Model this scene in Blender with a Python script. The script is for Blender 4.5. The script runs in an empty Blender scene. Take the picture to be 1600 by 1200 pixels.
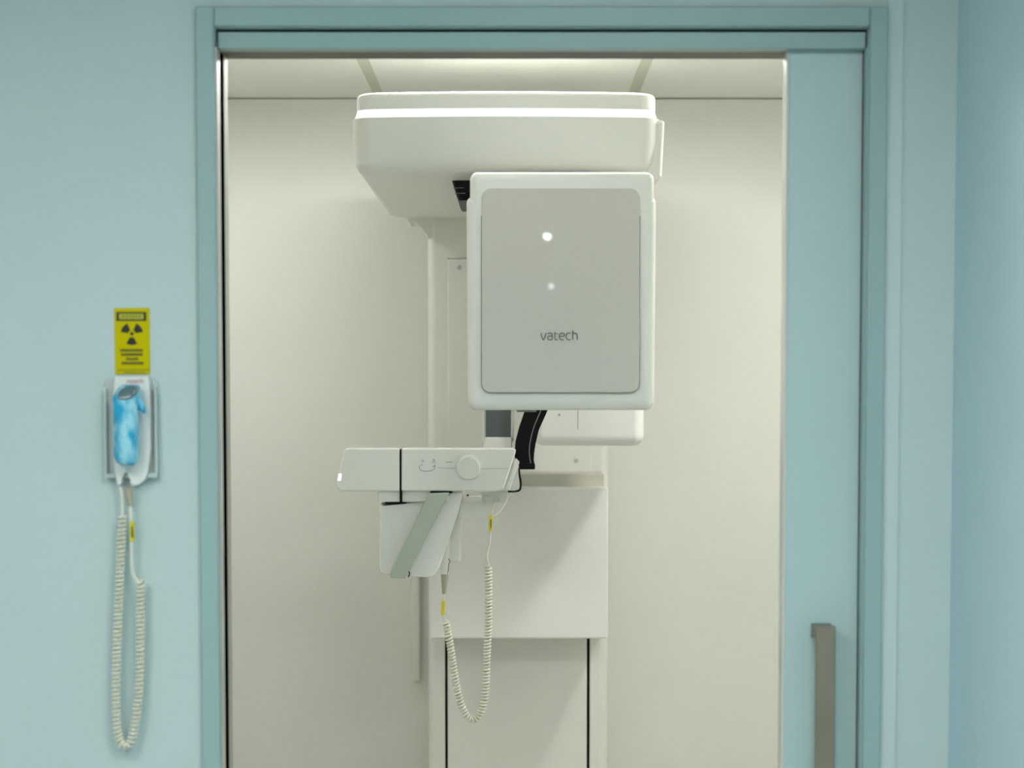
import bpy, bmesh, math, random
from mathutils import Vector, Matrix

random.seed(7)
SC = bpy.context.scene
COL = SC.collection

# ------------------------------------------------------------------ camera
F_PX = 3200.0                       # focal length in pixels of the 1600x1200 frame
PITCH = math.atan(0.0000185 * F_PX) # slight downward tilt
CAM_Y, CAM_Z = -3.2, 1.58           # the door wall is the plane y = 0
HORIZON = 600.0
CY = HORIZON + F_PX * math.tan(PITCH)
cam_d = bpy.data.cameras.new('camera')
cam_d.sensor_fit = 'HORIZONTAL'
cam_d.sensor_width = 36.0
cam_d.lens = F_PX / 1600.0 * 36.0
cam_d.shift_y = (CY - 600.0) / 1600.0
cam_d.clip_start = 0.05
cam = bpy.data.objects.new('camera', cam_d)
COL.objects.link(cam)
cam.location = (0, CAM_Y, CAM_Z)
cam.rotation_euler = (math.pi / 2 - PITCH, 0, 0)
SC.camera = cam
cam_d.dof.use_dof = True
cam_d.dof.focus_distance = 4.15
cam_d.dof.aperture_fstop = 3.9

# ------------------------------------------------------------------ world, exposure
world = bpy.data.worlds.new('world')
SC.world = world
world.use_nodes = True
world.node_tree.nodes['Background'].inputs['Color'].default_value = (0.75, 0.8, 0.82, 1)
world.node_tree.nodes['Background'].inputs['Strength'].default_value = 0.05
SC.view_settings.view_transform = 'Standard'
SC.view_settings.look = 'None'
SC.view_settings.exposure = 0.0
SC.view_settings.gamma = 1.0
SC.view_settings.use_curve_mapping = False
SC.cycles.caustics_reflective = False
SC.cycles.caustics_refractive = False

HALL_PANEL = 16.7        # strength of the corridor's ceiling panels
HALL_SPOT = 160.0        # two small corridor spots
ROOM_LAMPS = (72.0, 222.0, 8.0)   # round downlights of the x-ray room: left, right, and an added one by the door
ROOM_FILL_PANEL = 34.0        # added ceiling panel, unseen, lighting the arm's top and the ceiling
LED_BAND = 1.2          # light band on the machine's arm


# ------------------------------------------------------------------ measuring helpers
def pt(px, py, d):
    """point seen at pixel (px, py) at horizontal distance d from the camera"""
    a = (px - 800.0) / F_PX
    b = (CY - py) / F_PX
    dy = math.cos(PITCH) + b * math.sin(PITCH)
    dz = -math.sin(PITCH) + b * math.cos(PITCH)
    t = d / dy
    return Vector((a * t, CAM_Y + d, CAM_Z + dz * t))


def X(px, d, py=600):
    return pt(px, py, d).x


def Z(py, d):
    return pt(800, py, d).z


def Y(d):
    return CAM_Y + d


# ------------------------------------------------------------------ materials
def srgb(r, g, b):
    def f(c):
        c /= 255.0
        return c / 12.92 if c <= 0.04045 else ((c + 0.055) / 1.055) ** 2.4
    return (f(r), f(g), f(b), 1.0)


def mat(name, col, rough=0.5, metal=0.0, vary=0.03, scale=6.0, bump=0.0, bscale=200.0, coat=0.0, spec=0.5,
        trans=0.0, alpha=1.0, stretch=None):
    m = bpy.data.materials.new(name)
    m.use_nodes = True
    nt = m.node_tree
    b = nt.nodes['Principled BSDF']
    b.inputs['Roughness'].default_value = rough
    b.inputs['Metallic'].default_value = metal
    b.inputs['Specular IOR Level'].default_value = spec
    b.inputs['Coat Weight'].default_value = coat
    b.inputs['Transmission Weight'].default_value = trans
    b.inputs['Alpha'].default_value = alpha
    tc = nt.nodes.new('ShaderNodeTexCoord')
    mp = nt.nodes.new('ShaderNodeMapping')
    if stretch:
        mp.inputs['Scale'].default_value = stretch
    nt.links.new(tc.outputs['Object'], mp.inputs['Vector'])
    n = nt.nodes.new('ShaderNodeTexNoise')
    n.inputs['Scale'].default_value = scale
    n.inputs['Detail'].default_value = 2
    nt.links.new(mp.outputs['Vector'], n.inputs['Vector'])
    mx = nt.nodes.new('ShaderNodeMix')
    mx.data_type = 'RGBA'
    mx.inputs['A'].default_value = tuple(c * (1 - vary) for c in col[:3]) + (1,)
    mx.inputs['B'].default_value = tuple(min(1, c * (1 + vary)) for c in col[:3]) + (1,)
    nt.links.new(n.outputs['Fac'], mx.inputs['Factor'])
    nt.links.new(mx.outputs['Result'], b.inputs['Base Color'])
    if bump > 0:
        n2 = nt.nodes.new('ShaderNodeTexNoise')
        n2.inputs['Scale'].default_value = bscale
        n2.inputs['Detail'].default_value = 3
        nt.links.new(mp.outputs['Vector'], n2.inputs['Vector'])
        bp = nt.nodes.new('ShaderNodeBump')
        bp.inputs['Strength'].default_value = bump
        bp.inputs['Distance'].default_value = 0.002
        nt.links.new(n2.outputs['Fac'], bp.inputs['Height'])
        nt.links.new(bp.outputs['Normal'], b.inputs['Normal'])
    return m


def emit(name, col, strength):
    m = bpy.data.materials.new(name)
    m.use_nodes = True
    nt = m.node_tree
    for n in list(nt.nodes):
        nt.nodes.remove(n)
    e = nt.nodes.new('ShaderNodeEmission')
    e.inputs['Color'].default_value = col
    e.inputs['Strength'].default_value = strength
    o = nt.nodes.new('ShaderNodeOutputMaterial')
    nt.links.new(e.outputs['Emission'], o.inputs['Surface'])
    return m


M = {}
M['hall_wall'] = mat('hall_wall_paint', srgb(192, 211, 211), 0.55, vary=0.015, scale=2.5)
M['hall_wall_blue'] = mat('hall_wall_blue_paint', srgb(192, 221, 232), 0.5, vary=0.02, scale=2.5)
M['hall_wall_pale'] = mat('hall_wall_pale_paint', srgb(198, 215, 216), 0.5, vary=0.015, scale=2.5)
M['frame'] = mat('frame_teal_paint', srgb(153, 183, 183), 0.42, vary=0.02, scale=4)
M['door'] = mat('door_teal_laminate', srgb(184, 209, 209), 0.4, vary=0.02, scale=2.5)
M['door_edge'] = mat('door_edge_lit', srgb(212, 216, 208), 0.25, vary=0.02)  # room light on the leaf's edge put into the colour as cream
M['hall_ceiling'] = mat('hall_ceiling_paint', srgb(184, 183, 176), 0.8, vary=0.01)
M['hall_floor'] = mat('hall_floor_vinyl', srgb(170, 172, 166), 0.35, vary=0.05, scale=8)
M['room_wall'] = mat('room_wall_paint', srgb(228, 229, 220), 0.6, vary=0.012, scale=2.0)
M['room_floor'] = mat('room_floor_vinyl', srgb(220, 219, 209), 0.35, vary=0.05, scale=8)
M['tile'] = mat('ceiling_tile_white', srgb(232, 233, 225), 0.85, vary=0.015, scale=12, bump=0.1, bscale=90)
M['tbar'] = mat('ceiling_bar_grey', srgb(196, 196, 180), 0.5, vary=0.02)
M['white'] = mat('machine_white', srgb(231, 232, 225), 0.38, vary=0.01, scale=3, coat=0.1)
M['white_gloss'] = mat('machine_white_gloss', srgb(234, 235, 228), 0.16, vary=0.01, scale=3, coat=0.35)
M['panel'] = mat('panel_grey_gloss', srgb(207, 205, 195), 0.02, vary=0.01, scale=3)
M['seam'] = mat('seam_grey', srgb(140, 142, 132), 0.6)
M['shelf_shaded'] = mat('carriage_shelf_shaded', srgb(196, 194, 180), 0.5, vary=0.015)  # shadow over the shelf put into its colour as a darker grey
M['cream'] = mat('column_cream', srgb(227, 227, 218), 0.45, vary=0.012, scale=3)
M['black'] = mat('black_plastic', srgb(10, 9, 9), 0.4, vary=0.1, spec=0.15)
M['edge_grey'] = mat('highlight_and_rib_grey', srgb(140, 140, 136), 0.4, vary=0.05)  # grey of the arm's painted highlight and of the neck ribs
M['smoked'] = mat('smoked_window', srgb(92, 95, 96), 0.12, vary=0.12, scale=30)
M['slot'] = mat('dark_slot', srgb(22, 24, 20), 0.7, vary=0.1, spec=0.1)
M['grip'] = mat('grey_green_grip', srgb(174, 184, 171), 0.45, vary=0.03)
M['icon'] = mat('icon_grey', srgb(150, 156, 154), 0.6)
M['logo'] = mat('logo_grey', srgb(112, 118, 112), 0.5)
M['screw'] = mat('screw_grey', srgb(182, 180, 166), 0.4, vary=0.05)
M['cord'] = mat('cord_ivory', srgb(226, 226, 208), 0.42, vary=0.02, scale=20)
M['relief'] = mat('strain_relief_grey', srgb(176, 172, 150), 0.5, vary=0.04)
M['tag'] = mat('tag_yellow', srgb(218, 204, 36), 0.5, vary=0.05, scale=60)
M['tag_print'] = mat('tag_print', srgb(84, 74, 20), 0.6)
M['sign'] = mat('sign_yellow', srgb(204, 192, 0), 0.7, vary=0.03, scale=10, spec=0.1)
M['sign_letter'] = mat('sign_letter_olive', srgb(140, 140, 20), 0.6)
M['sign_black'] = mat('sign_black', srgb(38, 32, 14), 0.6)
M['sign_pale'] = mat('sign_pale_yellow', srgb(176, 178, 40), 0.5)
M['sign_olive'] = mat('sign_olive_print', srgb(92, 88, 16), 0.6)
M['blue'] = mat('blue_film', srgb(84, 196, 228), 0.2, vary=0.55, scale=38, coat=0.4, stretch=(1, 1, 0.45))
nt = M['blue'].node_tree
mx = [n for n in nt.nodes if n.type == 'MIX'][0]
ns = [n for n in nt.nodes if n.type == 'TEX_NOISE'][0]
mx.inputs['A'].default_value = srgb(24, 170, 216)
mx.inputs['B'].default_value = srgb(160, 222, 238)
mr = nt.nodes.new('ShaderNodeMapRange')
mr.inputs['From Min'].default_value = 0.4
mr.inputs['From Max'].default_value = 0.62
ns.inputs['Scale'].default_value = 62
nt.links.new(ns.outputs['Fac'], mr.inputs['Value'])
nt.links.new(mr.outputs['Result'], mx.inputs['Factor'])
M['button'] = mat('button_dark_grey', srgb(92, 116, 118), 0.1, vary=0.15, scale=60, coat=0.5)
M['red_print'] = mat('red_print', srgb(188, 130, 140), 0.5)
M['acrylic'] = mat('acrylic_clear', srgb(208, 222, 219), 0.22, vary=0.02, alpha=0.85)
M['holder_white'] = mat('holder_white', srgb(228, 232, 228), 0.35, vary=0.01)
M['steel'] = mat('handle_steel', srgb(142, 136, 120), 0.46, metal=0.35, vary=0.16, scale=9, stretch=(3, 3, 1))
M['steel_dark'] = mat('handle_mount_steel', srgb(96, 108, 104), 0.4, metal=0.6, vary=0.1)
M['alu'] = mat('jamb_aluminium', srgb(196, 198, 190), 0.35, metal=0.4, vary=0.03)
M['alu_dark'] = mat('jamb_inner_aluminium', srgb(172, 172, 156), 0.5, metal=0.1, vary=0.04)
M['track'] = mat('track_dark', srgb(104, 104, 92), 0.6, vary=0.06)
M['reveal'] = mat('reveal_taupe', srgb(170, 166, 150), 0.55, vary=0.03)
M['rubber'] = mat('rubber_black', srgb(3, 3, 3), 0.9, vary=0.1, spec=0.0)
M['hall_light'] = emit('hall_panel_light', (1.0, 1.0, 0.975, 1), HALL_PANEL)
M['hall_light_near'] = emit('hall_near_panel_light', (1.0, 1.0, 0.975, 1), HALL_PANEL * 1.55)
M['hall_spot'] = emit('hall_spot_light', (0.95, 0.98, 1.0, 1), HALL_SPOT)
M['room_fill_panel'] = emit('room_fill_light', (1.0, 0.985, 0.985, 1), ROOM_FILL_PANEL)
M['led'] = emit('led_band_light', (0.97, 0.99, 1.0, 1), LED_BAND)
M['led_dot'] = emit('indicator_light', (0.97, 1.0, 1.0, 1), 1.6)

# ------------------------------------------------------------------ object helpers
ORIGIN = {}


def finish_mesh(bm, name, m, smooth=True, angle=32):
    bmesh.ops.recalc_face_normals(bm, faces=bm.faces)
    me = bpy.data.meshes.new(name)
    bm.to_mesh(me)
    bm.free()
    if smooth:
        for p in me.polygons:
            p.use_smooth = True
        me.set_sharp_from_angle(angle=math.radians(angle))
    me.materials.append(M[m])
    return me


def obj(name, bm, m, parent=None, origin=None, smooth=True, angle=32):
    """one mesh object, geometry given in world coordinates"""
    me = finish_mesh(bm, name, m, smooth, angle)
    o = bpy.data.objects.new(name, me)
    COL.objects.link(o)
    if smooth and len(me.polygons) < 3000:
        wn = o.modifiers.new('weighted_normal', 'WEIGHTED_NORMAL')
        wn.keep_sharp = True
        wn.weight = 80
    if parent is not None:
        org = ORIGIN[parent.name]
        o.parent = parent
    else:
        if origin is None:
            vs = [v.co for v in me.vertices]
            lo = [min(v[i] for v in vs) for i in range(3)]
            hi = [max(v[i] for v in vs) for i in range(3)]
            origin = Vector(((lo[0] + hi[0]) / 2, (lo[1] + hi[1]) / 2, lo[2]))
        org = Vector(origin)
        o.location = org
    ORIGIN[o.name] = org
    me.transform(Matrix.Translation(-org))
    return o


def tag(o, label=None, cat=None, group=None, kind=None):
    if label:
        o['label'] = label
    if cat:
        o['category'] = cat
    if group:
        o['group'] = group
    if kind:
        o['kind'] = kind
    return o


def thing(name, origin, label, cat, group=None, kind=None):
    o = bpy.data.objects.new(name, None)
    o.empty_display_size = 0.05
    COL.objects.link(o)
    o.location = origin
    ORIGIN[o.name] = Vector(origin)
    return tag(o, label, cat, group, kind)


# ------------------------------------------------------------------ shape helpers
def B():
    return bmesh.new()


def add_box(bm, x0, x1, y0, y1, z0, z1, bev=0.0, seg=2):
    t = B()
    vs = [t.verts.new((x, y, z)) for x in (x0, x1) for y in (y0, y1) for z in (z0, z1)]
    for f in ((0, 1, 3, 2), (4, 6, 7, 5), (0, 4, 5, 1), (2, 3, 7, 6), (0, 2, 6, 4), (1, 5, 7, 3)):
        t.faces.new([vs[i] for i in f])
    if bev > 0:
        bmesh.ops.bevel(t, geom=t.edges[:], offset=bev, segments=seg, profile=0.5, affect='EDGES')
    merge(bm, t)
    return bm


def merge(bm, t):
    me = bpy.data.meshes.new('tmp')
    t.to_mesh(me)
    t.free()
    bm.from_mesh(me)
    bpy.data.meshes.remove(me)


def box(x0, x1, y0, y1, z0, z1, bev=0.0, seg=2):
    return add_box(B(), x0, x1, y0, y1, z0, z1, bev, seg)


def loft(bm, rings, cap=True):
    vr = [[bm.verts.new(p) for p in r] for r in rings]
    n = len(vr[0])
    for a, b in zip(vr, vr[1:]):
        for i in range(n):
            j = (i + 1) % n
            bm.faces.new((a[i], a[j], b[j], b[i]))
    if cap:
        bm.faces.new(vr[0][::-1])
        bm.faces.new(vr[-1])
    return bm


def rr(u0, u1, v0, v1, r, n=6):
    """rounded rectangle, list of (u, v); r is one radius or four (u0v0, u1v0, u1v1, u0v1)"""
    rs = r if isinstance(r, (tuple, list)) else (r,) * 4
    out = []
    for (cu, cv, a0, q) in ((u0, v0, 180, 0), (u1, v0, 270, 1), (u1, v1, 0, 2), (u0, v1, 90, 3)):
        rad = max(rs[q], 1e-4)
        c = (cu + (rad if q in (0, 3) else -rad), cv + (rad if q in (0, 1) else -rad))
        for k in range(n + 1):
            a = math.radians(a0 + 90 * k / n)
            out.append((c[0] + rad * math.cos(a), c[1] + rad * math.sin(a)))
    return out


def slab(x0, x1, z0, z1, r, y0, y1, ef=0.0, eb=0.0, n=6, k=4, taper=0.0, bm=None):
    """upright rounded slab facing -y: corner radius r, front edge rounding ef, back eb; taper narrows towards the bottom"""
    rs = r if isinstance(r, (tuple, list)) else (r,) * 4
    def ring(ins, y):
        pts = rr(x0 + ins, x1 - ins, z0 + ins, z1 - ins, [max(q - ins, 0.0004) for q in rs], n)
        xc = (x0 + x1) / 2
        return [(xc + (u - xc) * (1 - taper * (z1 - v) / (z1 - z0)), y, v) for u, v in pts]
    rings = []
    if ef > 0:
        for i in range(k):
            a = math.pi / 2 * i / k
            rings.append(ring(ef * (1 - math.sin(a)), y0 + ef * (1 - math.cos(a))))
    rings.append(ring(0, y0 + ef))
    rings.append(ring(0, y1 - eb))
    if eb > 0:
        for i in range(1, k + 1):
            a = math.pi / 2 * i / k
            rings.append(ring(eb * (1 - math.cos(a)), y1 - eb + eb * math.sin(a)))
    return loft(bm or B(), rings)


def prism(poly, y0, y1, bev=0.0, seg=2, bm=None):
    """polygon in (x, z) extruded along y"""
    t = B()
    loft(t, [[(x, y0, z) for x, z in poly], [(x, y1, z) for x, z in poly]])
    if bev > 0:
        bmesh.ops.bevel(t, geom=t.edges[:], offset=bev, segments=seg, profile=0.5, affect='EDGES')
    if bm is None:
        return t
    merge(bm, t)
    return bm


def disc(bm, c, r, axis, depth, n=28, r2=None, bev=0.0):
    """cylinder or cone from c along axis"""
    axis = Vector(axis).normalized()
    q = axis.to_track_quat('Z', 'Y').to_matrix()
    c = Vector(c)
    r2 = r if r2 is None else r2
    lev = [(0, r), (depth, r2)] if bev <= 0 else [(0, r), (depth - bev, r2), (depth - bev * 0.3, r2 - bev * 0.3), (depth, r2 - bev)]
    return loft(bm, [[c + q @ Vector((rad * math.cos(2 * math.pi * k / n), rad * math.sin(2 * math.pi * k / n), h))
                      for k in range(n)] for h, rad in lev])


def resample(points, step):
    pts = [Vector(p) for p in points]
    # smooth with Catmull-Rom first
    dense = []
    for i in range(len(pts) - 1):
        p0 = pts[max(i - 1, 0)]; p1 = pts[i]; p2 = pts[i + 1]; p3 = pts[min(i + 2, len(pts) - 1)]
        for k in range(24):
            t = k / 24
            dense.append(0.5 * ((2 * p1) + (p2 - p0) * t + (2 * p0 - 5 * p1 + 4 * p2 - p3) * t * t
                                + (3 * p1 - p0 - 3 * p2 + p3) * t ** 3))
    dense.append(pts[-1])
    out = [dense[0].copy()]
    acc = 0.0
    for a, b in zip(dense, dense[1:]):
        L = (b - a).length
        while L > 1e-9 and acc + L >= step:
            f = (step - acc) / L
            a = a.lerp(b, f)
            out.append(a.copy())
            L = (b - a).length
            acc = 0.0
        acc += L
    if (out[-1] - dense[-1]).length > step * 0.3:
        out.append(dense[-1])
    return out


def frames(pts):
    ts = []
    for i in range(len(pts)):
        a = pts[max(i - 1, 0)]; b = pts[min(i + 1, len(pts) - 1)]
        ts.append((b - a).normalized())
    up = Vector((0, 1, 0))
    if abs(ts[0].dot(up)) > 0.9:
        up = Vector((1, 0, 0))
    nrm = (up - ts[0] * up.dot(ts[0])).normalized()
    out = []
    for t in ts:
        nrm = (nrm - t * nrm.dot(t)).normalized()
        out.append((t, nrm, t.cross(nrm)))
    return out


def tube(points, r, n=8, bm=None, step=None, raw=False):
    bm = bm or B()
    pts = [Vector(p) for p in points] if raw else resample(points, step or max(r, 0.002))
    fr = frames(pts)
    rings = []
    for p, (t, u, v) in zip(pts, fr):
        rings.append([p + (u * math.cos(2 * math.pi * k / n) + v * math.sin(2 * math.pi * k / n)) * r for k in range(n)])
    return loft(bm, rings)


def coil(points, R, r, pitch, n=6, seg=14, bm=None):
    """coiled cord: a helix of radius R wound about the path"""
    path = resample(points, pitch / seg)
    fr = frames(path)
    hel = [p + (u * math.cos(2 * math.pi * i / seg) + v * math.sin(2 * math.pi * i / seg)) * R
           for i, (p, (t, u, v)) in enumerate(zip(path, fr))]
    return tube(hel, r, n, bm, raw=True)


def text_bm(s, cx, cz, width, y, depth=0.0006, offset=0.0, height=None):
    cu = bpy.data.curves.new('txt', 'FONT')
    cu.body = s
    cu.extrude = 0.02
    cu.offset = offset
    cu.align_x = 'LEFT'
    to = bpy.data.objects.new('txt', cu)
    COL.objects.link(to)
    bpy.context.view_layer.update()
    me = bpy.data.meshes.new_from_object(to.evaluated_get(bpy.context.evaluated_depsgraph_get()))
    bpy.data.objects.remove(to)
    bpy.data.curves.remove(cu)
    vs = me.vertices
    x0 = min(v.co.x for v in vs); x1 = max(v.co.x for v in vs)
    y0 = min(v.co.y for v in vs); y1 = max(v.co.y for v in vs)
    s1 = width / (x1 - x0)
    s2 = s1 if height is None else height / (y1 - y0)
    for v in vs:
        x, yy, zz = v.co
        v.co = (cx + (x - (x0 + x1) / 2) * s1, y - depth / 2 + (-zz / 0.02) * depth / 2, cz + (yy - (y0 + y1) / 2) * s2)
    bm = B()
    bm.from_mesh(me)
    bpy.data.meshes.remove(me)
    return bm


# =================================================================== THE SETTING
D0 = 3.2                                  # door wall
XL, XR = X(340, D0), X(1352, D0)          # opening sides
ZT = Z(43, D0)                            # top of the opening under the casing
ROOM_L, ROOM_R, ROOM_B = -1.15, 1.3, 2.2  # x-ray room
WT = 0.12                                 # wall thickness
ROOM_Z = Z(153, 5.4)
HALL_L, HALL_R, HALL_B, HALL_Z = -2.3, X(1489, D0), -9.6, 2.5
POCKET0, POCKET1 = 0.03, 0.088

S = lambda o: tag(o, kind='structure')
# front wall: solid left of the door, two leaves with a pocket right of it, lintel above
S(obj('wall_front_left', box(HALL_L - 0.1, XL - 0.0, 0, WT, 0, 2.6), 'hall_wall', smooth=False))
bm = box(XR, 1.75, 0, POCKET0 - 0.004, 0, 2.6)
S(obj('wall_front_right', bm, 'hall_wall', smooth=False))
S(obj('wall_room_front', box(XR, 1.75, POCKET1 + 0.004, WT, 0, 2.6), 'room_wall', smooth=False))
S(obj('wall_front_top', box(XL, XR, 0, WT, Z(43, D0) + 0.0, 2.6), 'hall_wall', smooth=False))
# corridor
S(obj('wall_hall_right', box(HALL_R, HALL_R + 0.1, HALL_B, -0.0005, 0, 2.6), 'hall_wall_blue', smooth=False))
S(obj('wall_hall_left', box(HALL_L - 0.1, HALL_L, HALL_B, -0.0005, 0, 2.6), 'hall_wall', smooth=False))
S(obj('wall_hall_back', box(HALL_L - 0.1, HALL_R + 0.1, HALL_B - 0.1, HALL_B, 0, 2.6), 'hall_wall_pale', smooth=False))
S(obj('ceiling_hall', box(HALL_L, HALL_R, HALL_B, -0.0005, HALL_Z, HALL_Z + 0.1), 'hall_ceiling', smooth=False))
S(obj('floor_hall', box(HALL_L - 0.1, HALL_R + 0.1, HALL_B - 0.1, 0.06, -0.1, 0), 'hall_floor', smooth=False))
# x-ray room
S(obj('wall_back', box(ROOM_L - 0.1, ROOM_R + 0.1, ROOM_B, ROOM_B + 0.1, 0, 2.6), 'room_wall', smooth=False))
S(obj('wall_left', box(ROOM_L - 0.1, ROOM_L, WT, ROOM_B, 0, 2.6), 'room_wall', smooth=False))
S(obj('wall_right', box(ROOM_R, ROOM_R + 0.1, WT, ROOM_B, 0, 2.6), 'room_wall', smooth=False))
S(obj('wall_room_near', box(ROOM_L, XL, WT + 0.0005, WT + 0.006, 0, ROOM_Z), 'room_wall', smooth=False))
S(obj('wall_room_lintel', box(XL, XR, WT + 0.0005, WT + 0.006, ZT, ROOM_Z), 'room_wall', smooth=False))
S(obj('floor', box(ROOM_L - 0.1, 1.75, 0.06, ROOM_B + 0.1, -0.1, 0), 'room_floor', smooth=False))
# suspended ceiling: slab, tiles between grid bars
ceil = S(obj('ceiling', box(ROOM_L, ROOM_R, WT + 0.006, ROOM_B, ROOM_Z + 0.03, ROOM_Z + 0.1), 'tile', smooth=False))
bxs = [-0.345 - 0.655, -0.345, 0.312, 0.312 + 0.655]      # bar centres
xs = [ROOM_L] + bxs + [ROOM_R]
ys = [WT + 0.007, 0.80, 1.26, ROOM_B]
BW = 0.0135
for i in range(len(xs) - 1):
    for j in range(len(ys) - 1):
        a = xs[i] + (BW if i else 0.001); b = xs[i + 1] - (BW if i < len(xs) - 2 else 0.001)
        c = ys[j] + (BW if j else 0.0); d = ys[j + 1] - (BW if j < len(ys) - 2 else 0.0005)
        obj('ceiling_tile', box(a, b, c, d, ROOM_Z, ROOM_Z + 0.03, 0.0015, 1), 'tile', ceil)
for x in bxs:
    obj('grid_bar', box(x - BW, x + BW, ys[0], ROOM_B, ROOM_Z + 0.001, ROOM_Z + 0.03), 'tbar', ceil, smooth=False)
for y in ys[1:-1]:
    for i in range(len(xs) - 1):
        obj('grid_bar', box(xs[i] + BW, xs[i + 1] - BW, y - BW, y + BW, ROOM_Z + 0.001, ROOM_Z + 0.03), 'tbar', ceil, smooth=False)
bm = box(ROOM_L, ROOM_R, ROOM_B - 0.004, ROOM_B - 0.0005, ROOM_Z - 0.0035, ROOM_Z - 0.0005)
obj('shadow_gap', bm, 'seam', ceil, smooth=False)

# ---- door casing (frame) round the opening
frame = thing('trim_1', (0.04, 0, 0), None, None, kind='structure')
CO_L, CO_R, CO_T = X(307, D0, 20), X(1386, D0, 20), Z(12, D0)
PR = 0.012
obj('casing', box(CO_L, XL, -PR, 0.0, 0, CO_T, 0.0015, 1), 'frame', frame)
obj('casing', box(XR, CO_R, -PR, 0.0, 0, CO_T, 0.0015, 1), 'frame', frame)
obj('casing', box(XL + 0.0006, XR - 0.0006, -PR, 0.0, ZT, CO_T, 0.0015, 1), 'frame', frame)
ZF = Z(76, D0 + 0.012)
# fascia hiding the sliding track, set back a little, with a dark gap above and beside it
obj('track_fascia', box(XL + 0.003, XR - 0.003, 0.010, 0.032, ZF, ZT - 0.005, 0.0012, 1), 'frame', frame)
obj('shadow_gap', box(XL, XR, 0.024, 0.034, ZF + 0.012, ZT, 0), 'slot', frame, smooth=False)
obj('fascia_return', box(XL + 0.003, XR - 0.003, 0.032, 0.046, ZF, ZF + 0.02), 'reveal', frame, smooth=False)
obj('sliding_track', box(XL, XR, 0.046, WT, ZF + 0.001, ZF + 0.016), 'track', frame, smooth=False)
obj('track_housing', box(XL, XR, 0.046, WT, ZF + 0.016, ZT), 'slot', frame, smooth=False)
# linings of the left reveal: pale strip, black receiving channel, grey strip
obj('jamb_lining', box(XL, XL + 0.003, 0.0, 0.034, 0, ZF), 'alu', frame, smooth=False)
obj('rubber_seal', box(XL, XL + 0.0022, 0.032, 0.080, 0, ZF), 'rubber', frame, smooth=False)
obj('jamb_lining', box(XL, XL + 0.003, 0.078, WT, 0, ZF), 'alu_dark', frame, smooth=False)
# right reveal: leaf edges of the pocket
obj('pocket_lining', box(XR - 0.003, XR, 0.0, POCKET0 - 0.004, 0, ZF), 'frame', frame, smooth=False)
obj('rubber_seal', box(XR - 0.004, XR, POCKET0 - 0.004, POCKET0 - 0.0005, 0, ZF), 'rubber', frame, smooth=False)
# pale strip of wall trim between casing and corner
t2 = obj('trim_2', box(CO_R, X(1411, D0, 20), -0.004, 0, 0, 2.5 - 0.001), 'hall_wall_pale', smooth=False)
tag(t2, kind='structure')

# ---- sliding door, mostly run back into its pocket
DX0 = X(1229.5, D0 + 0.032, 100)
DY0, DY1 = 0.034, 0.080
door = thing('door_1', (DX0 + 0.5, 0.057, 0), None, None, kind='structure')
obj('door_leaf', box(DX0 + 0.004, DX0 + 1.06, DY0, DY1, 0.006, ZF + 0.012, 0.0015, 1), 'door', door)
obj('door_edge', slab(DX0, DX0 + 0.005, 0.006, ZF + 0.012, 0.0005, DY0, DY1, 0.002, 0.002, n=2), 'door_edge', door)
HZ1 = Z(979, D0 - 0.012)
hx0, hx1 = X(1275.5, D0 - 0.012, 980), X(1306, D0 - 0.012, 980)
hd = obj('door_handle', box(hx0, hx1, -0.012, -0.002, HZ1 - 0.62, HZ1, 0.0012, 1), 'steel', door)
for zz in (HZ1 - 0.020, HZ1 - 0.60):
    obj('handle_mount', box(hx0 - 0.001, hx1 - 0.001, -0.002, DY0, zz - 0.0, zz + 0.0185, 0.0008, 1), 'steel', hd)
obj('mount_plate', box(hx0 - 0.0015, hx1 - 0.0015, DY0 - 0.003, DY0, HZ1 - 0.022, HZ1 - 0.0005), 'steel_dark', hd, smooth=False)

# =================================================================== LIGHT FITTINGS
def hall_panel(x, y, sx, sy, label, zc=None, m='hall_light', group='corridor ceiling panels'):
    HALL_Z = zc or globals()['HALL_Z']
    t = thing('ceiling_light', (x, y, HALL_Z - 0.03), label, 'ceiling light', group)
    b = B()
    for (a0, a1, b0, b1) in ((-sx, sx, -sy, -sy + 0.02), (-sx, sx, sy - 0.02, sy), (-sx, -sx + 0.02, -sy + 0.02, sy - 0.02), (sx - 0.02, sx, -sy + 0.02, sy - 0.02)):
        add_box(b, x + a0, x + a1, y + b0, y + b1, HALL_Z - 0.03, HALL_Z)
    obj('light_frame', b, 'holder_white', t, smooth=False)
    obj('diffuser', box(x - sx + 0.02, x + sx - 0.02, y - sy + 0.02, y + sy - 0.02, HALL_Z - 0.026, HALL_Z - 0.012), m, t, smooth=False)


hall_panel(-1.05, -2.0, 0.3, 0.5, 'white rectangular ceiling panel light on the corridor ceiling beside the left wall')
hall_panel(0.30, -1.85, 0.3, 0.3, 'square white ceiling panel light on the corridor ceiling beside the right wall', m='hall_light_near')
hall_panel(-1.05, -5.6, 0.3, 0.6, 'white rectangular ceiling panel light on the corridor ceiling behind the viewpoint')
hall_panel(-1.05, -8.5, 0.3, 0.6, 'added unseen panel light brightening the far end of the corridor')  # added lamp: brightens the far wall mirrored in the head's panel
hall_panel((bxs[1] + bxs[2]) / 2, (ys[1] + ys[2]) / 2, 0.29, 0.215, 'added unseen ceiling panel light above the x-ray machine arm', ROOM_Z, 'room_fill_panel', None)  # added fill: lights the arm's top so it bounces onto the ceiling


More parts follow.
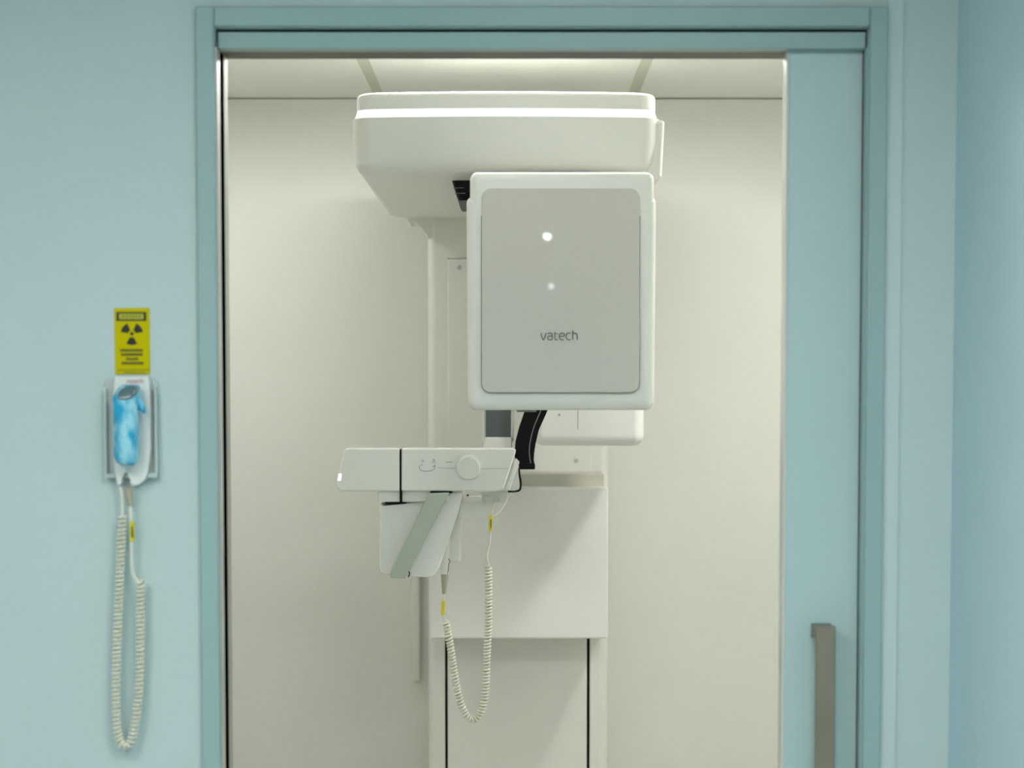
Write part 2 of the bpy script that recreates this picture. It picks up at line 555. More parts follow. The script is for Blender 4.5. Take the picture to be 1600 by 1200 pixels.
def spot(x, y, r, label):
    t = thing('corridor_spotlight', (x, y, HALL_Z - 0.05), label, 'spotlight', 'corridor spotlights')
    b = B()
    disc(b, (x, y, HALL_Z), r * 1.9, (0, 0, -1), 0.02, bev=0.004)
    obj('spot_ring', b, 'holder_white', t)
    b = B()
    bmesh.ops.create_uvsphere(b, u_segments=12, v_segments=8, radius=r)
    bmesh.ops.translate(b, verts=b.verts, vec=(x, y, HALL_Z - 0.024))
    obj('bulb', b, 'hall_spot', t)


TILT = math.radians(1.0)     # the tube head's face leans back a touch
def mirror_hit(px, py, d):
    """where the corridor ceiling is seen mirrored in the head's front panel"""
    p = pt(px, py, d)
    v = (p - Vector((0, CAM_Y, CAM_Z))).normalized()
    n = Vector((0, -math.cos(TILT), math.sin(TILT)))
    r = v - 2 * v.dot(n) * n
    t = (HALL_Z - 0.024 - p.z) / r.z
    return p + r * t
q = mirror_hit(855, 368, 3.73)
spot(q.x, q.y, 0.011, 'small round spotlight on the corridor ceiling, nearer of the two')
q = mirror_hit(862, 446, 3.73)
spot(q.x, max(q.y, HALL_B + 0.2), 0.0050, 'small round spotlight on the corridor ceiling, farther of the two')


def downlight(x, y, r, power, label):
    t = thing('ceiling_downlight', (x, y, ROOM_Z - 0.02), label, 'downlight', 'x-ray room downlights')
    b = B()
    n = 36
    rings = []
    for rad, z in ((r + 0.016, 0.0), (r + 0.014, -0.006), (r + 0.002, -0.009), (r, -0.004), (r, 0.0)):
        rings.append([(x + rad * math.cos(2 * math.pi * k / n), y + rad * math.sin(2 * math.pi * k / n), ROOM_Z + z) for k in range(n)])
    loft(b, rings, cap=False)
    obj('light_ring', b, 'holder_white', t)
    b = B()
    disc(b, (x, y, ROOM_Z - 0.0005), r, (0, 0, -1), 0.003, n=n)
    M['room_light'] = emit('room_downlight', (1.0, 0.985, 0.985, 1), power)
    obj('diffuser', b, 'room_light', t)


downlight(-0.84, 1.45, 0.075, ROOM_LAMPS[0], 'round downlight in the x-ray room ceiling, left of the machine')
downlight(0.84, 0.98, 0.075, ROOM_LAMPS[1], 'round downlight in the x-ray room ceiling, right of the machine')
downlight(-0.05, 0.27, 0.075, ROOM_LAMPS[2], 'added unseen downlight in the x-ray room ceiling, just inside the doorway')  # added lamp, hidden above the header, brightening the arm's front

# =================================================================== X-RAY MACHINE
mx0 = X(809, 5.05)
mach = thing('dental_xray_machine', (mx0, Y(5.0), 0),
             'white panoramic dental x-ray machine with overhead arm and chin rest inside the doorway', 'x-ray machine')

# ---- column -------------------------------------------------------
DC = 5.05                                        # column front
cl, cr = X(668.5, DC), X(951, DC)
YB = ROOM_B - 0.002
obj('base_plate', slab(cl - 0.06, cr + 0.06, 0.0, 0.06, 0.01, Y(4.75), YB, 0.01, 0, n=3), 'white', mach)
# lower column: backing with two dark slots between rails and centre panel
sl0, sl1 = X(694.5, DC), X(698.5, DC)
sr0, sr1 = X(918, DC), X(922.5, DC)
ztop_lo = Z(992, DC)
obj('slot_backing', box(cl + 0.02, cr - 0.02, Y(DC) + 0.02, YB, 0.06, ztop_lo), 'slot', mach, smooth=False)
def plan_col(x0, x1, y0, y1, z0, z1, rs, m, name, n=6):
    """upright extrusion of a plan rounded rectangle"""
    out = rr(x0, x1, y0, y1, rs, n)
    return obj(name, loft(B(), [[(u, v, z0) for u, v in out], [(u, v, z1) for u, v in out]]), m, mach)
plan_col(cl, sl0, Y(DC), YB, 0.06, ztop_lo, (0.018, 0.002, 0.001, 0.001), 'cream', 'side_rail')
plan_col(sr1, cr, Y(DC), YB, 0.06, ztop_lo, (0.002, 0.022, 0.001, 0.001), 'cream', 'side_rail')
plan_col(sl1, sr0, Y(DC), Y(DC) + 0.06, 0.06, ztop_lo, (0.003, 0.003, 0.001, 0.001), 'cream', 'centre_panel')
# upper column
plan_col(cl, cr, Y(DC + 0.012), YB, ztop_lo, 2.09, (0.02, 0.02, 0.001, 0.001), 'cream', 'column')
fc = obj('front_cover', slab(X(700, DC), X(925, DC), Z(740, DC), Z(404, DC), 0.004, Y(DC) + 0.006, Y(DC) + 0.014, 0.002, 0), 'cream', mach)
obj('cover_seam', box(X(699, DC), X(926, DC), Y(DC) + 0.0075, Y(DC) + 0.013, Z(404, DC) - 0.0004, Z(404, DC) + 0.0014), 'seam', fc, smooth=False)
for px, py in ((718, 418), (900, 720)):
    b = B()
    p = pt(px, py, DC + 0.008)
    disc(b, p, 0.0058, (0, -1, 0), 0.003, n=18, bev=0.001)
    obj('screw_cap', b, 'screw', fc)

# ---- carriage with its shelf -------------------------------------
DG = 4.86
g0, g1 = X(670, DG), X(951, DG)
carr = obj('carriage', slab(g0, g1, Z(998, DG), Z(762, DG), 0.006, Y(DG), Y(DC) + 0.1, 0.005, 0), 'white', mach)
DS = 4.93
obj('carriage_shelf', slab(X(676, DS), X(944, DS), Z(762, DG) - 0.002, Z(740, DS), 0.003, Y(DS), Y(DC) + 0.05, 0.003, 0), 'shelf_shaded', carr)

# ---- overhead arm -------------------------------------------------
DA, DAB = 3.95, 5.07
ax0, ax1 = X(548, DA, 200), X(1033, DA, 200)
az0, az1 = Z(268, DA), Z(182, DA)
zl1, zc1 = Z(168, DA), Z(141, DA)
def arm_ring(ins, z, bulge=0.022):
    x0, x1, y0, y1, r = ax0 + ins, ax1 - ins, Y(DA) + 0.022 + ins, Y(DAB) - ins, 0.034
    pts = []
    n = 8
    # front edge bows out towards the door
    for k in range(n + 1):                      # front-left corner
        a = math.radians(180 + 90 * k / n)
        pts.append((x0 + r + r * math.cos(a), y0 + r + r * math.sin(a)))
    for k in range(1, 16):
        u = -1 + 2 * k / 16
        pts.append(((x0 + x1) / 2 + u * ((x1 - x0) / 2 - r), y0))
    for k in range(n + 1):
        a = math.radians(270 + 90 * k / n)
        pts.append((x1 - r + r * math.cos(a), y0 + r + r * math.sin(a)))
    rb = 0.05
    for k in range(n + 1):
        a = math.radians(90 * k / n)
        pts.append((x1 - rb + rb * math.cos(a), y1 - rb + rb * math.sin(a)))
    for k in range(n + 1):
        a = math.radians(90 + 90 * k / n)
        pts.append((x0 + rb + rb * math.cos(a), y1 - rb + rb * math.sin(a)))
    xc, hw = (x0 + x1) / 2, (x1 - x0) / 2
    out = []
    for u, v in pts:
        s = max(0.0, 1 - ((u - xc) / hw) ** 2)
        if v < y0 + r + 0.001:
            v = v - bulge * s
        out.append((u, v, z))
    return out
def edge_ring(z, e, k, top):
    out = []
    for i in range(k + 1):
        a = math.pi / 2 * i / k
        out.append(((e * (1 - math.cos(a))) if top else (e * (1 - math.sin(a))),
                    (z - e + e * math.sin(a)) if top else (z + e * (1 - math.cos(a)))))
    return out
rings = [arm_ring(0.004 + i, z) for i, z in edge_ring(az0, 0.022, 5, False)]
rings += [arm_ring(0.0, (az0 + az1) / 2 + 0.01), arm_ring(0.0, az1)]
arm = obj('overhead_arm', loft(B(), rings), 'white', mach)
obj('light_band', loft(B(), [arm_ring(0.0005, az1), arm_ring(0.004, az1 + 0.003), arm_ring(0.008, zl1)]), 'led', arm)
rings = [arm_ring(0.007, zl1)] + [arm_ring(0.007 + i, z) for i, z in edge_ring(zc1, 0.010, 4, True)]
obj('top_cap', loft(B(), rings), 'white', arm)
# side cover bulging from the arm's right flank
b = slab(ax1 - 0.03, ax1 + 0.010, az0 - 0.010, az1 - 0.002, 0.006, Y(DA) + 0.034, Y(DA) + 0.62, 0.010, 0.012)
for v in b.verts:
    if v.co.x > ax1 - 0.01:
        v.co.x -= 0.005 * (az1 - v.co.z) / (az1 - az0)
obj('side_cover', b, 'white', arm)
# bracket blending the arm into the column
xb = cl
zb = az0
poly = [(xb - 0.05, zb + 0.03), (xb - 0.05, zb + 0.001)]
for k in range(9):
    a = math.radians(90 - 90 * k / 8)
    poly.append((xb - 0.05 + 0.045 * math.sin(math.radians(90 * k / 8)) * 1.0, zb - 0.006 - 0.034 * (1 - math.cos(math.radians(90 * k / 8)))))
poly += [(xb + 0.0005, zb - 0.05), (xb + 0.03, zb - 0.05), (xb + 0.03, zb + 0.03)]
obj('arm_bracket', prism(poly, Y(DC + 0.014), Y(DC + 0.20), 0.002, 1), 'cream', arm)

# ---- rotor: black neck, gantry beam, tube head, sensor head --------
hx = X(876, 4.2)
rot = obj('gantry_beam', slab(X(742, 4.0), X(1000, 4.0), az0 - 0.075, az0 - 0.018, 0.012, Y(3.92), Y(4.78), 0.01, 0.01), 'white', mach)
b = B()
nk0, nk1, nkd0, nkd1 = X(706, 4.12), X(900, 4.12), 4.12, 4.42
def neck_ring(i, z):
    return [(u, v, z) for u, v in rr(nk0 + i, nk1 - i, Y(nkd0) + i, Y(nkd1) - i, 0.012, 4)]
loft(b, [neck_ring(0.014, Z(312, 4.12)), neck_ring(0.010, Z(306, 4.12)), neck_ring(0.0, az0 + 0.002)])
obj('rotor_neck', b, 'black', rot)
b = B()
for q in (0.35, 0.62):
    z = Z(312, 4.12) + (az0 - Z(312, 4.12)) * q
    i = 0.011 * (1 - q)
    tube([(nk0 + i - 0.0003, Y(nkd0) + 0.03, z), (nk0 + i + 0.0003, Y(nkd0) + i - 0.0003 + 0.004, z), (nk0 + i + 0.02, Y(nkd0) + i - 0.0004, z)], 0.0006, 6, b)
    obj('neck_rib', b, 'edge_grey', rot)
    b = B()

DH = 3.75
h0, h1 = X(729, DH), X(1025, DH)
hz0, hz1, hzc = Z(641, DH), Z(306, DH), Z(268, DH)
head = obj('tube_head', slab(h0, h1, hz0, hz1, (0.016, 0.016, 0.012, 0.012), Y(DH), Y(DH) + 0.20, 0.020, 0.012, n=8, k=6, taper=0.012), 'white', mach)
obj('head_cap', slab(X(734.5, DH), X(1021, DH), hz1 - 0.04, hzc, (0.002, 0.002, 0.014, 0.014), Y(DH) - 0.001, Y(DH) + 0.19, 0.016, 0.012, n=8, k=6), 'white', head)
# front panel: glossy plate in a slightly darker seam
pl, pr, pz0, pz1 = X(753, DH), X(998, DH), Z(613, DH), Z(294.5, DH)
def tilt(bm):
    zc = (pz0 + pz1) / 2
    for v in bm.verts:
        v.co.y += (v.co.z - zc) * math.tan(TILT)
    return bm
cham = 0.014
fp = obj('front_panel', tilt(slab(pl, pr, pz0, pz1, (0.016, 0.016, 0.017, 0.017), Y(DH) - 0.0085, Y(DH) + 0.014, 0.0012, 0, n=8, k=3)), 'panel', head)
obj('panel_seam', tilt(slab(pl - 0.0013, pr + 0.0013, pz0 - 0.0013, pz1 - 0.006, (0.017, 0.017, 0.016, 0.016), Y(DH) - 0.0046, Y(DH) + 0.013, 0.0002, 0, n=8, k=2)), 'seam', head)
obj('panel_rim', tilt(slab(pl - 0.0016, pr + 0.0016, pz1 - 0.05, pz1 + 0.0022, (0.0005, 0.0005, 0.018, 0.018), Y(DH) - 0.0052, Y(DH) + 0.013, 0.0012, 0, n=8, k=2)), 'white', head)
zlg = Z(524.5, DH)
LOGO = {
    'v': [[(115, 240), (150, 390), (180, 465), (200, 482), (222, 465), (258, 390), (293, 240)]],
    'a': [[(352, 268), (400, 246), (460, 246), (500, 268), (514, 310), (516, 400), (516, 480)],
          [(516, 352), (440, 350), (375, 368), (352, 415), (370, 465), (420, 482), (516, 480)]],
    't': [[(606, 205), (606, 300), (608, 400), (625, 455), (665, 480), (712, 480)], [(606, 262), (660, 262), (715, 262)]],
    'e': [[(778, 358), (870, 362), (945, 340), (948, 300), (915, 256), (860, 243), (805, 260), (775, 310), (770, 385), (795, 455), (850, 480), (935, 480)]],
    'c': [[(1160, 250), (1090, 246), (1035, 275), (1010, 360), (1030, 440), (1085, 478), (1165, 480)]],
    'h': [[(1246, 150), (1246, 300), (1246, 480)], [(1246, 275), (1300, 248), (1360, 255), (1395, 300), (1405, 380), (1408, 480)]],
}
for ch, strokes in LOGO.items():
    b = B()
    for st in strokes:
        pts = []
        for u, v in st:
            px, py = 840 + u * 0.04375, 510 + v * 0.04375
            zz = Z(py, DH)
            pts.append(Vector((X(px, DH), Y(DH) - 0.0084 + (zz - (pz0 + pz1) / 2) * math.tan(TILT), zz)))
        tube(pts, 0.0013, 6, b, step=0.0009)
    obj('logo_letter', b, 'logo', fp)
obj('underside_tab', box(X(808, 3.8), X(838, 3.8), Y(3.80), Y(3.86), hz0 - 0.004, hz0 + 0.002), 'seam', head, smooth=False)

DR = 4.62
sens = obj('sensor_head', slab(X(832, DR), X(1007, DR), Z(697, DR), az0 - 0.07, (0.028, 0.024, 0.01, 0.01), Y(DR), Y(DR) + 0.16, 0.024, 0.014, n=8, k=6), 'white', mach)
obj('cover_seam', box(X(903, DR) - 0.0007, X(903, DR) + 0.0007, Y(DR) - 0.0004, Y(DR) + 0.004, Z(671, DR), Z(500, DR)), 'seam', sens, smooth=False)
b = B()
disc(b, pt(874, 648, DR), 0.003, (0, -1, 0), 0.0015, n=14, bev=0.0005)
obj('screw_cap', b, 'screw', sens)

# ---- chin rest ----------------------------------------------------
DP = 4.25
def PX(px, py, d=DP):
    p = pt(px, py, d)
    return (p.x, p.z)
# right half of the console
poly = [PX(627, 767.5), PX(780, 767.5), PX(787, 764), PX(806, 706), PX(806, 702), PX(802, 700.5), PX(627, 700.5)]
con = obj('chin_rest_console', prism(poly, Y(DP), Y(DP) + 0.075, 0.004, 3), 'white_gloss', mach)
poly = [PX(531, 767.5), PX(624.5, 767.5), PX(624.5, 700.5), PX(541, 700.5), PX(536.5, 704), PX(526.5, 755), PX(527, 763)]
end = obj('console_end', prism(poly, Y(DP), Y(DP) + 0.075, 0.004, 3), 'white_gloss', con)
obj('console_joint', box(*(PX(624, 700)[0], PX(628, 700)[0]), Y(DP) + 0.003, Y(DP) + 0.072, PX(624, 785)[1], PX(624, 702.5)[1]), 'slot', con, smooth=False)
b = prism([PX(527.5, 751), PX(532.5, 751), PX(534, 740), PX(529, 740)], Y(DP) - 0.0012, Y(DP) + 0.004, 0.0005, 1)
obj('indicator_light', b, 'led_dot', end)
b = B()
p = pt(732, 731, DP)
disc(b, (p.x, Y(DP) + 0.002, p.z), 0.0245, (0, -1, 0), 0.015, n=48, r2=0.0238, bev=0.002)
knob = obj('adjusting_knob', b, 'white_gloss', con)
b = B()
disc(b, (p.x, Y(DP) + 0.001, p.z), 0.0268, (0, -1, 0), 0.0035, n=48, bev=0.001)
obj('knob_collar', b, 'white', con)
# printed signs beside the knob
b = B()
yy = Y(DP) - 0.0002
def stroke(pts, r=0.0008):
    obj('printed_icon', tube([Vector((PX(x, y)[0], yy, PX(x, y)[1])) for x, y in pts], r, 6), 'icon', con)
stroke([(655, 729), (657, 734), (663, 736), (670, 736), (677, 734), (680, 729)])
stroke([(655, 729), (658, 726), (661, 727)], 0.0006)
stroke([(659, 722), (661, 718), (663, 722)], 0.0007)
stroke([(676, 723), (678, 717), (680, 723)], 0.0007)
stroke([(676, 729), (681, 727)], 0.0012)
stroke([(684, 731), (711, 731.5)], 0.0005)
stroke([(752, 732), (795, 732)], 0.0005)
stroke([(697, 722), (706, 722)], 0.0009)
stroke([(731.5, 709), (732.5, 709.5)], 0.001)
# flange and box below the console
obj('console_flange', slab(PX(590, 784)[0], PX(700, 784)[0], PX(600, 785)[1], PX(600, 766)[1], 0.003, Y(DP) + 0.012, Y(DP) + 0.085, 0.003, 0), 'white', con)
obj('flange_gap', box(PX(598, 0)[0], PX(631, 0)[0], Y(DP) + 0.014, Y(DP) + 0.080, PX(0, 787)[1], PX(0, 784.5)[1]), 'slot', con, smooth=False)
DL = 4.275
poly = [PX(593, 786, DL), PX(592.5, 888, DL), PX(594.5, 895, DL), PX(600, 898.5, DL), PX(668, 902.5, DL), PX(678, 900, DL), PX(687, 888, DL), PX(716, 800, DL), PX(724, 768, DL), PX(700, 768, DL), PX(696, 786, DL)]
low = obj('chin_rest_body', prism(poly, Y(DL), Y(DL) + 0.085, 0.006, 3), 'white_gloss', mach)
DGp = 4.235
poly = [PX(670, 771, DGp), PX(703, 770, DGp), PX(667, 829, DGp), PX(640, 892, DGp), PX(634, 903.5, DGp), PX(609, 902.5, DGp), PX(612, 893, DGp), PX(640, 830, DGp)]
poly = [PX(670, 771, DGp), PX(702, 770, DGp), PX(636, 894, DGp), PX(633, 904, DGp), PX(609, 902.5, DGp), PX(612, 892, DGp)]
grip = obj('hand_grip', prism(poly, Y(DGp), Y(DGp) + 0.038, 0.002, 2), 'grip', mach)
obj('grip_gap', box(PX(670, 0, DGp)[0], PX(704, 0, DGp)[0], Y(DP) + 0.006, Y(DP) + 0.07, PX(0, 771.2, DP)[1], PX(0, 767, DP)[1]), 'slot', grip, smooth=False)
b = tube([Vector((PX(x, y, DL)[0], Y(DL) - 0.001, PX(x, y, DL)[1])) for x, y in ((637, 892), (640, 895), (639.5, 899), (637.5, 902))], 0.0012, 6)
obj('grip_rivet', b, 'slot', grip)
# bracket behind the console and its arm to the carriage
DK = 4.36
poly = [PX(700, 690, DK), PX(792, 720, DK), PX(797, 762, DK), PX(793, 784, DK), PX(783, 800, DK), PX(768, 809, DK), PX(724, 813, DK), PX(718, 800, DK), PX(716, 760, DK)]
poly = [PX(716, 730, DK), PX(794, 730, DK), PX(797, 762, DK), PX(793, 783, DK), PX(784, 799, DK), PX(770, 808, DK), PX(722, 812, DK), PX(717, 806, DK)]
brk = obj('chin_rest_bracket', prism(poly, Y(DK), Y(DK) + 0.10, 0.004, 3), 'white', mach)
obj('support_arm', slab(X(735, 4.5), X(800, 4.5), Z(775, 4.5), Z(728, 4.5), 0.012, Y(4.44), Y(DG) + 0.01, 0.004, 0), 'white', mach)
b = B()
for (x0, x1, y0, y1) in ((723, 752, 784, 775), (757, 770, 787, 776), (773, 776, 786, 778), (779, 783, 784, 777)):
    obj('cable_clip', slab(PX(x0, 0, DK)[0], PX(x1, 0, DK)[0], PX(0, y0, DK)[1], PX(0, y1, DK)[1], 0.0015, Y(DK) - 0.006, Y(DK) + 0.004, 0.002, 0), 'white', brk)
b = B()
disc(b, pt(731, 774, DK - 0.012), 0.0022, (0, -1, 0), 0.003, n=12)
obj('lamp_hole', b, 'slot', brk)
# white side block with a black gasket at the console's right end
DB = 4.34
blk = obj('side_block', prism([PX(781, 767, DB), PX(806, 767, DB), PX(811.5, 761, DB), PX(810, 728, DB), PX(800, 722, DB)], Y(DB), Y(DB) + 0.05, 0.002, 2), 'white', mach)
b = tube([Vector((PX(x, y, DB)[0], Y(DB) + 0.002, PX(x, y, DB)[1])) for x, y in ((811, 731), (811.5, 741), (813.5, 752), (813.5, 761), (811.5, 766), (807, 767.5), (800, 768), (793, 768))], 0.0021, 8)
obj('gasket', b, 'black', blk)
# thin sloping strip between console end and block
obj('console_bevel', prism([PX(789, 766, DP + 0.03), PX(796, 766, DP + 0.03), PX(812, 722, DP + 0.03), PX(806, 716, DP + 0.03)], Y(DP + 0.03), Y(DP + 0.07), 0.002, 2), 'white_gloss', con)

# bite post: white socket, smoked window, pale guides
DW = 4.40
post = obj('bite_post', prism([PX(753, 712, DW), PX(800.5, 712, DW), PX(799.5, 683, DW), PX(758, 683, DW)], Y(DW), Y(DW) + 0.05, 0.003, 2), 'white_gloss', mach)
obj('smoked_window', slab(X(758.5, DW), X(798.5, DW), Z(690, DW), Z(600, DW), 0.002, Y(DW) + 0.01, Y(DW) + 0.03, 0.001, 0), 'smoked', post)
b = slab(X(753.5, DW), X(757.5, DW), Z(690, DW), Z(600, DW), 0.001, Y(DW) + 0.012, Y(DW) + 0.04, 0.001, 0)
obj('window_guide', b, 'white', post)
b = slab(X(799.5, DW), X(803, DW), Z(690, DW), Z(600, DW), 0.001, Y(DW) + 0.012, Y(DW) + 0.04, 0.001, 0)
obj('window_guide', b, 'white', post)

# black temple support curving up behind the tube head
DT = 4.39
lft = [(842, 590), (830, 618), (819, 645), (811, 668), (805.5, 690), (804, 706), (804.5, 718), (807.5, 728)]
rgt = [(878, 590), (867, 615), (854, 645), (842, 672), (835, 692), (832.5, 708), (834, 718), (836, 728)]
poly = [PX(x, y, DT) for x, y in lft] + [PX(x, y, DT) for x, y in reversed(rgt)]
tem = obj('temple_support', prism(poly, Y(DT), Y(DT) + 0.055, 0.003, 2), 'black', mach)
mid = [(866, 590), (856, 614), (843.5, 645), (834, 668), (828.5, 690), (827, 706), (828, 717), (829, 723), (825, 727), (815, 727.5), (808, 727)]
obj('edge_highlight', tube([Vector((PX(x, y, DT)[0], Y(DT) - 0.0004, PX(x, y, DT)[1])) for x, y in mid], 0.0009, 6), 'edge_grey', tem)  # painted highlight on the black arm, drawn as a thin grey tube
obj('support_foot', slab(PX(811, 0, DT)[0], PX(836.5, 0, DT)[0], PX(0, 733.5, DT)[1], PX(0, 724, DT)[1], 0.003, Y(DT) - 0.004, Y(DT) + 0.05, 0.002, 0), 'black', tem)

# cradle for the hand switch on the machine
DQ = 4.394
obj('switch_cradle', slab(X(696, DQ), X(719, DQ), Z(879, DQ), Z(800, DQ), (0.013, 0.005, 0.003, 0.003), Y(DQ), Y(DQ) + 0.05, 0.005, 0), 'white', brk)

# =================================================================== HAND SWITCHES WITH COILED CORDS
def path(pts, d):
    return [pt(x, y, d if len(p) == 2 else p[2]) for p in pts for x, y in [p[:2]]]

DV = 4.345
sw = thing('hand_switch', pt(694, 897, DV), 'ivory hand switch with coiled cord hanging below the x-ray machine chin rest', 'switch')
b = B()
c0 = pt(693.5, 897, DV)
n = 20
rings = []
for (px, py, rad) in ((695.5, 790, .010), (695.5, 850, .0105), (695.2, 868, .0105), (694.8, 884, .0098), (694.5, 897, .0088)):
    c = pt(px, py, DV + 0.035)
    rings.append([(c.x + rad * math.cos(2 * math.pi * k / n), c.y + 0.9 * rad * math.sin(2 * math.pi * k / n), c.z) for k in range(n)])
loft(b, rings)
obj('switch_body', b, 'white', sw)
b = B()
a_, e_ = pt(694.8, 897, DV + 0.035), pt(694, 928, DV + 0.035)
disc(b, a_, 0.0085, e_ - a_, (e_ - a_).length, n=20, r2=0.0045)
obj('strain_relief', b, 'relief', sw)
obj('wire_loop', tube(path([(700, 872), (703, 877), (701, 883), (700.5, 890), (699, 897)], DV + 0.03), 0.0012, 6), 'seam', sw)
DCd = DV + 0.035
obj('straight_cord', tube(path([(694, 926), (693.5, 935), (691.5, 950), (692.5, 962), (696, 971)], DCd), 0.0022, 8), 'cord', sw)
b = tube(path([(764, 884), (760.5, 872), (761, 866), (765, 848), (766.5, 828), (767.5, 808, 4.35), (771, 792, 4.346), (773, 784, 4.346)], DCd), 0.0020, 8)
obj('straight_cord', b, 'cord', sw)
b = coil(path([(696.5, 971), (702, 1000), (708, 1040), (714, 1076), (721, 1102), (730, 1120), (739, 1125), (748, 1119), (755, 1102), (759, 1070), (761, 1020), (763, 970), (763.5, 925), (763, 884)], DCd), 0.0060, 0.0027, 0.0070)
obj('coiled_cord', b, 'cord', sw)
def cord_tag(name, px0, px1, py0, py1, d, par, lean=0.0, printed=True):
    x0, x1 = X(px0, d), X(px1, d)
    z0, z1 = Z(py1, d), Z(py0, d)
    poly = [(x0, z0), (x1, z0), (x1 + lean, z1 - 0.003), (x1 - 0.002 + lean, z1), (x0 + 0.002 + lean, z1), (x0 + lean, z1 - 0.003)]
    t = obj(name, prism(poly, Y(d) - 0.0045, Y(d) + 0.004, 0.0008, 1), 'tag', par)
    if printed:
        xm = (x0 + x1) / 2 + lean * 0.5
        obj('tag_print', box(xm - 0.0006, xm + 0.0018, Y(d) - 0.005, Y(d) - 0.004, z0 + (z1 - z0) * .2, z0 + (z1 - z0) * .75), 'tag_print', t, smooth=False)
cord_tag('yellow_tag', 688.5, 694, 938, 961, DCd, sw, 0.0015, False)
cord_tag('yellow_tag', 763.5, 769, 805, 829, 4.347, sw, 0.001, True)

# ---- on the corridor wall: acrylic holder, blue-wrapped switch, cord
DWl = 3.2
hold = thing('switch_holder', pt(206, 747, DWl), 'clear acrylic switch holder on the pale teal wall under the yellow sign', 'holder')
W0 = 0.0
bp = obj('back_plate', slab(X(166, DWl, 660), X(248, DWl, 660), Z(746, DWl), Z(592, DWl), 0.008, -0.006, W0, 0.001, 0), 'acrylic', hold)
obj('bottom_ledge', slab(X(166, DWl, 660), X(248, DWl, 660), Z(746, DWl), Z(739, DWl), 0.002, -0.018, -0.006, 0.001, 0), 'acrylic', hold)
for a, c in ((166, 169.5), (244.5, 248)):
    obj('side_cheek', slab(X(a, DWl, 660), X(c, DWl, 660), Z(739, DWl), Z(606, DWl), 0.001, -0.018, -0.006, 0.001, 0), 'acrylic', hold)
# white cradle with two prongs
def w(x, y):
    p = pt(x, y, 3.18)
    return (p.x, p.z)
poly = [w(179, 588), w(233, 588), w(234, 594), w(235.5, 640), w(236, 700), w(233, 735), w(228, 749), w(217, 758), w(207, 759), w(203, 753), w(203, 736), w(193, 735), w(192.5, 752), w(188, 759), w(183, 756), w(180, 735), w(178.5, 700), w(178, 620)]
cra = obj('white_cradle', prism(poly, -0.026, -0.006, 0.003, 2), 'holder_white', hold)
obj('brand_lettering', text_bm('vatech', w(205.5, 0)[0], w(0, 595)[1], 0.026, -0.0262, 0.0004, 0.008), 'red_print', cra, smooth=False)

hs = thing('hand_switch', pt(197, 727, 3.17), 'blue film wrapped hand switch with coiled cord in the clear wall holder', 'switch')
b = B()
rings = []
n = 28
prof = [(601, 11, 203), (605, 16, 202), (612, 18.5, 199), (622, 20.5, 197.5), (640, 20, 197), (660, 19.5, 198), (680, 20, 197.5), (700, 20, 197.5), (714, 19, 197), (722, 16, 198), (727, 9, 200)]
random.seed(3)
for li, (py, hw, cx) in enumerate(prof):
    c = pt(cx, py, 3.150)
    ring = []
    for k in range(n):
        a = 2 * math.pi * k / n
        cr_ = 1 + 0.05 * math.sin(3 * a + li * 0.9) + 0.045 * math.sin(7 * a - li * 1.7) + random.uniform(-.03, .03)
        ring.append((c.x + hw * 0.000985 * cr_ * math.cos(a), c.y + 0.020 * (hw / 20) * cr_ * math.sin(a), c.z))
    rings.append(ring)
loft(b, rings)
obj('blue_film', b, 'blue', hs, angle=70)
# loose flap of film on the right
b = B()
rings = []
for t in range(7):
    f = t / 6
    c = pt(212 + 15 * f, 622 + 20 * f, 3.15)
    hw = 0.014 * (1 - 0.45 * f) if t < 6 else 0.002
    rings.append([(c.x + 0.3 * hw * math.cos(2 * math.pi * k / 12), c.y + 0.006 * math.cos(2 * math.pi * k / 12 + 1) * (1 + .3 * math.sin(t)), c.z + hw * math.sin(2 * math.pi * k / 12)) for k in range(12)])
loft(b, rings)
obj('film_flap', b, 'blue', hs, angle=70)
w_ = w
def w(x, y):
    p = pt(x, y, 3.135)
    return (p.x, p.z)
b = prism([w(183, 620), w(188, 609), w(196, 604), w(211, 602.5), w(215, 606), w(213, 616), w(207, 622), w(196, 625), w(188, 624)], -0.072, -0.05, 0.004, 3)
for v in b.verts:
    v.co.y -= (v.co.z - w(0, 614)[1]) * -0.35
obj('push_button', b, 'button', hs)
# cord: grey relief under the prongs, straight lead, coil down, round and up again
DX = 3.175
b = B()
a_, e_ = pt(200, 761, DX), pt(203.5, 790, DX)
disc(b, a_, 0.0075, e_ - a_, (e_ - a_).length, n=18, r2=0.004)
obj('strain_relief', b, 'relief', hs)
b = tube(path([(203.5, 788), (204, 812), (205, 850), (206, 885), (209, 900), (215, 907), (219, 909)], DX), 0.0024, 8)
obj('straight_cord', b, 'cord', hs)
b = tube(path([(191, 806), (191.5, 796), (190.5, 775), (189, 761)], DX), 0.0024, 8)
obj('straight_cord', b, 'cord', hs)
b = coil(path([(219.5, 907), (219.5, 940), (219, 1000), (218, 1060), (214, 1110), (209, 1142), (203, 1161), (196, 1166), (188.5, 1160), (183.5, 1142), (181.5, 1100), (182, 1040), (184, 980), (187, 900), (190, 840), (191.5, 806)], DX), 0.0050, 0.0024, 0.0066)
obj('coiled_cord', b, 'cord', hs)
cord_tag('yellow_tag', 201, 207.5, 814, 846, DX, hs, 0.0, True)

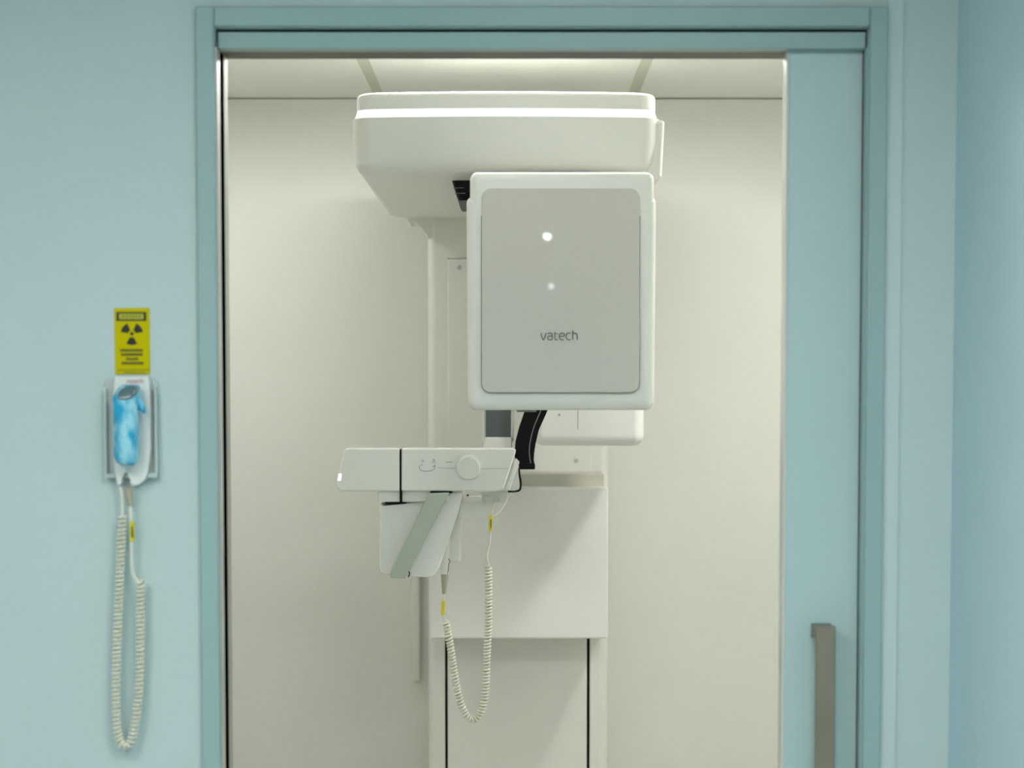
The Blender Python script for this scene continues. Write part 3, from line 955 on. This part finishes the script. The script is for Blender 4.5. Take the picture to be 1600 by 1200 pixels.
# ---- warning sign -------------------------------------------------
DSg = 3.198
sgn = thing('radiation_sign', pt(206, 585, D0), 'yellow radiation warning sign with black trefoil on the teal wall', 'sign')
def s_(x, y):
    p = pt(x, y, DSg)
    return (p.x, p.z)
plate = obj('sign_plate', prism([s_(180, 585), s_(234.5, 584.5), s_(233.5, 481), s_(178, 481.5)], -0.002, -0.0002, 0.0004, 1), 'sign', sgn)
YS = -0.0021
def flat(bm, x0, y0, x1, y1, dep=0.0004):
    a = s_(x0, y1); c = s_(x1, y0)
    add_box(bm, a[0], c[0], YS - dep, YS + 0.0003, a[1], c[1])
b = B()
flat(b, 182, 487.5, 228.5, 490); flat(b, 182, 499, 228.5, 501.5); flat(b, 182, 490, 186, 499); flat(b, 224.5, 490, 228.5, 499)
obj('heading_frame', b, 'sign_black', sgn, smooth=False)
b = B()
flat(b, 186, 490, 224.5, 499)
obj('heading_field', b, 'sign_pale', sgn, smooth=False)
random.seed(11)
b = B()
for k in range(6):
    x = 191 + k * 5.2
    flat(b, x, 492, x + 3.0, 497, 0.0006)
obj('heading_lettering', b, 'sign_letter', sgn, smooth=False)
# trefoil: two blades up, one down, and a hub
cx, cy = 206, 521.5
for ang in (38, 142, 270):
    b = B()
    r0, r1, hw = 5.8, 17.5, 29
    pts = []
    for k in range(9):
        a = math.radians(ang - hw + 2 * hw * k / 8)
        pts.append(s_(cx + r1 * math.cos(a), cy - r1 * math.sin(a)))
    for k in range(5):
        a = math.radians(ang + hw - 2 * hw * k / 4)
        pts.append(s_(cx + r0 * math.cos(a), cy - r0 * math.sin(a)))
    obj('trefoil_blade', prism(pts, YS - 0.0004, YS + 0.0003), 'sign_black', sgn, smooth=False)
b = B()
disc(b, (s_(cx, cy)[0], YS + 0.0003, s_(cx, cy)[1]), 0.0028, (0, -1, 0), 0.0007, n=18)
obj('trefoil_hub', b, 'sign_black', sgn)
# small print, too blurred to read: word-like blocks
for (x0, x1, y) in ((188, 224, 547.5), (189, 223.5, 554), (197, 216, 561), (190, 224, 567.5)):
    b = B()
    x = x0
    while x < x1 - 0.8:
        ww = random.choice((1.3, 1.7, 2.0))
        flat(b, x, y - 2.1, min(x + ww, x1), y + 2.1)
        x += ww + 0.5
    obj('print_line', b, 'sign_olive', sgn, smooth=False)
b = B()
flat(b, 183.5, 577.6, 233, 578.6); flat(b, 193, 581.5, 227, 582.5)
obj('print_line', b, 'sign_olive', sgn, smooth=False)

# ---- cable duct on the room's back wall ---------------------------
tr = slab(X(641.5, 5.38), X(655.5, 5.38), Z(1065, 5.38), Z(760, 5.38), 0.005, ROOM_B - 0.022, ROOM_B - 0.0005, 0.006, 0)
tag(obj('cable_duct', tr, 'cream'), 'slim white vertical cable duct on the back wall beside the machine column', 'cable duct')
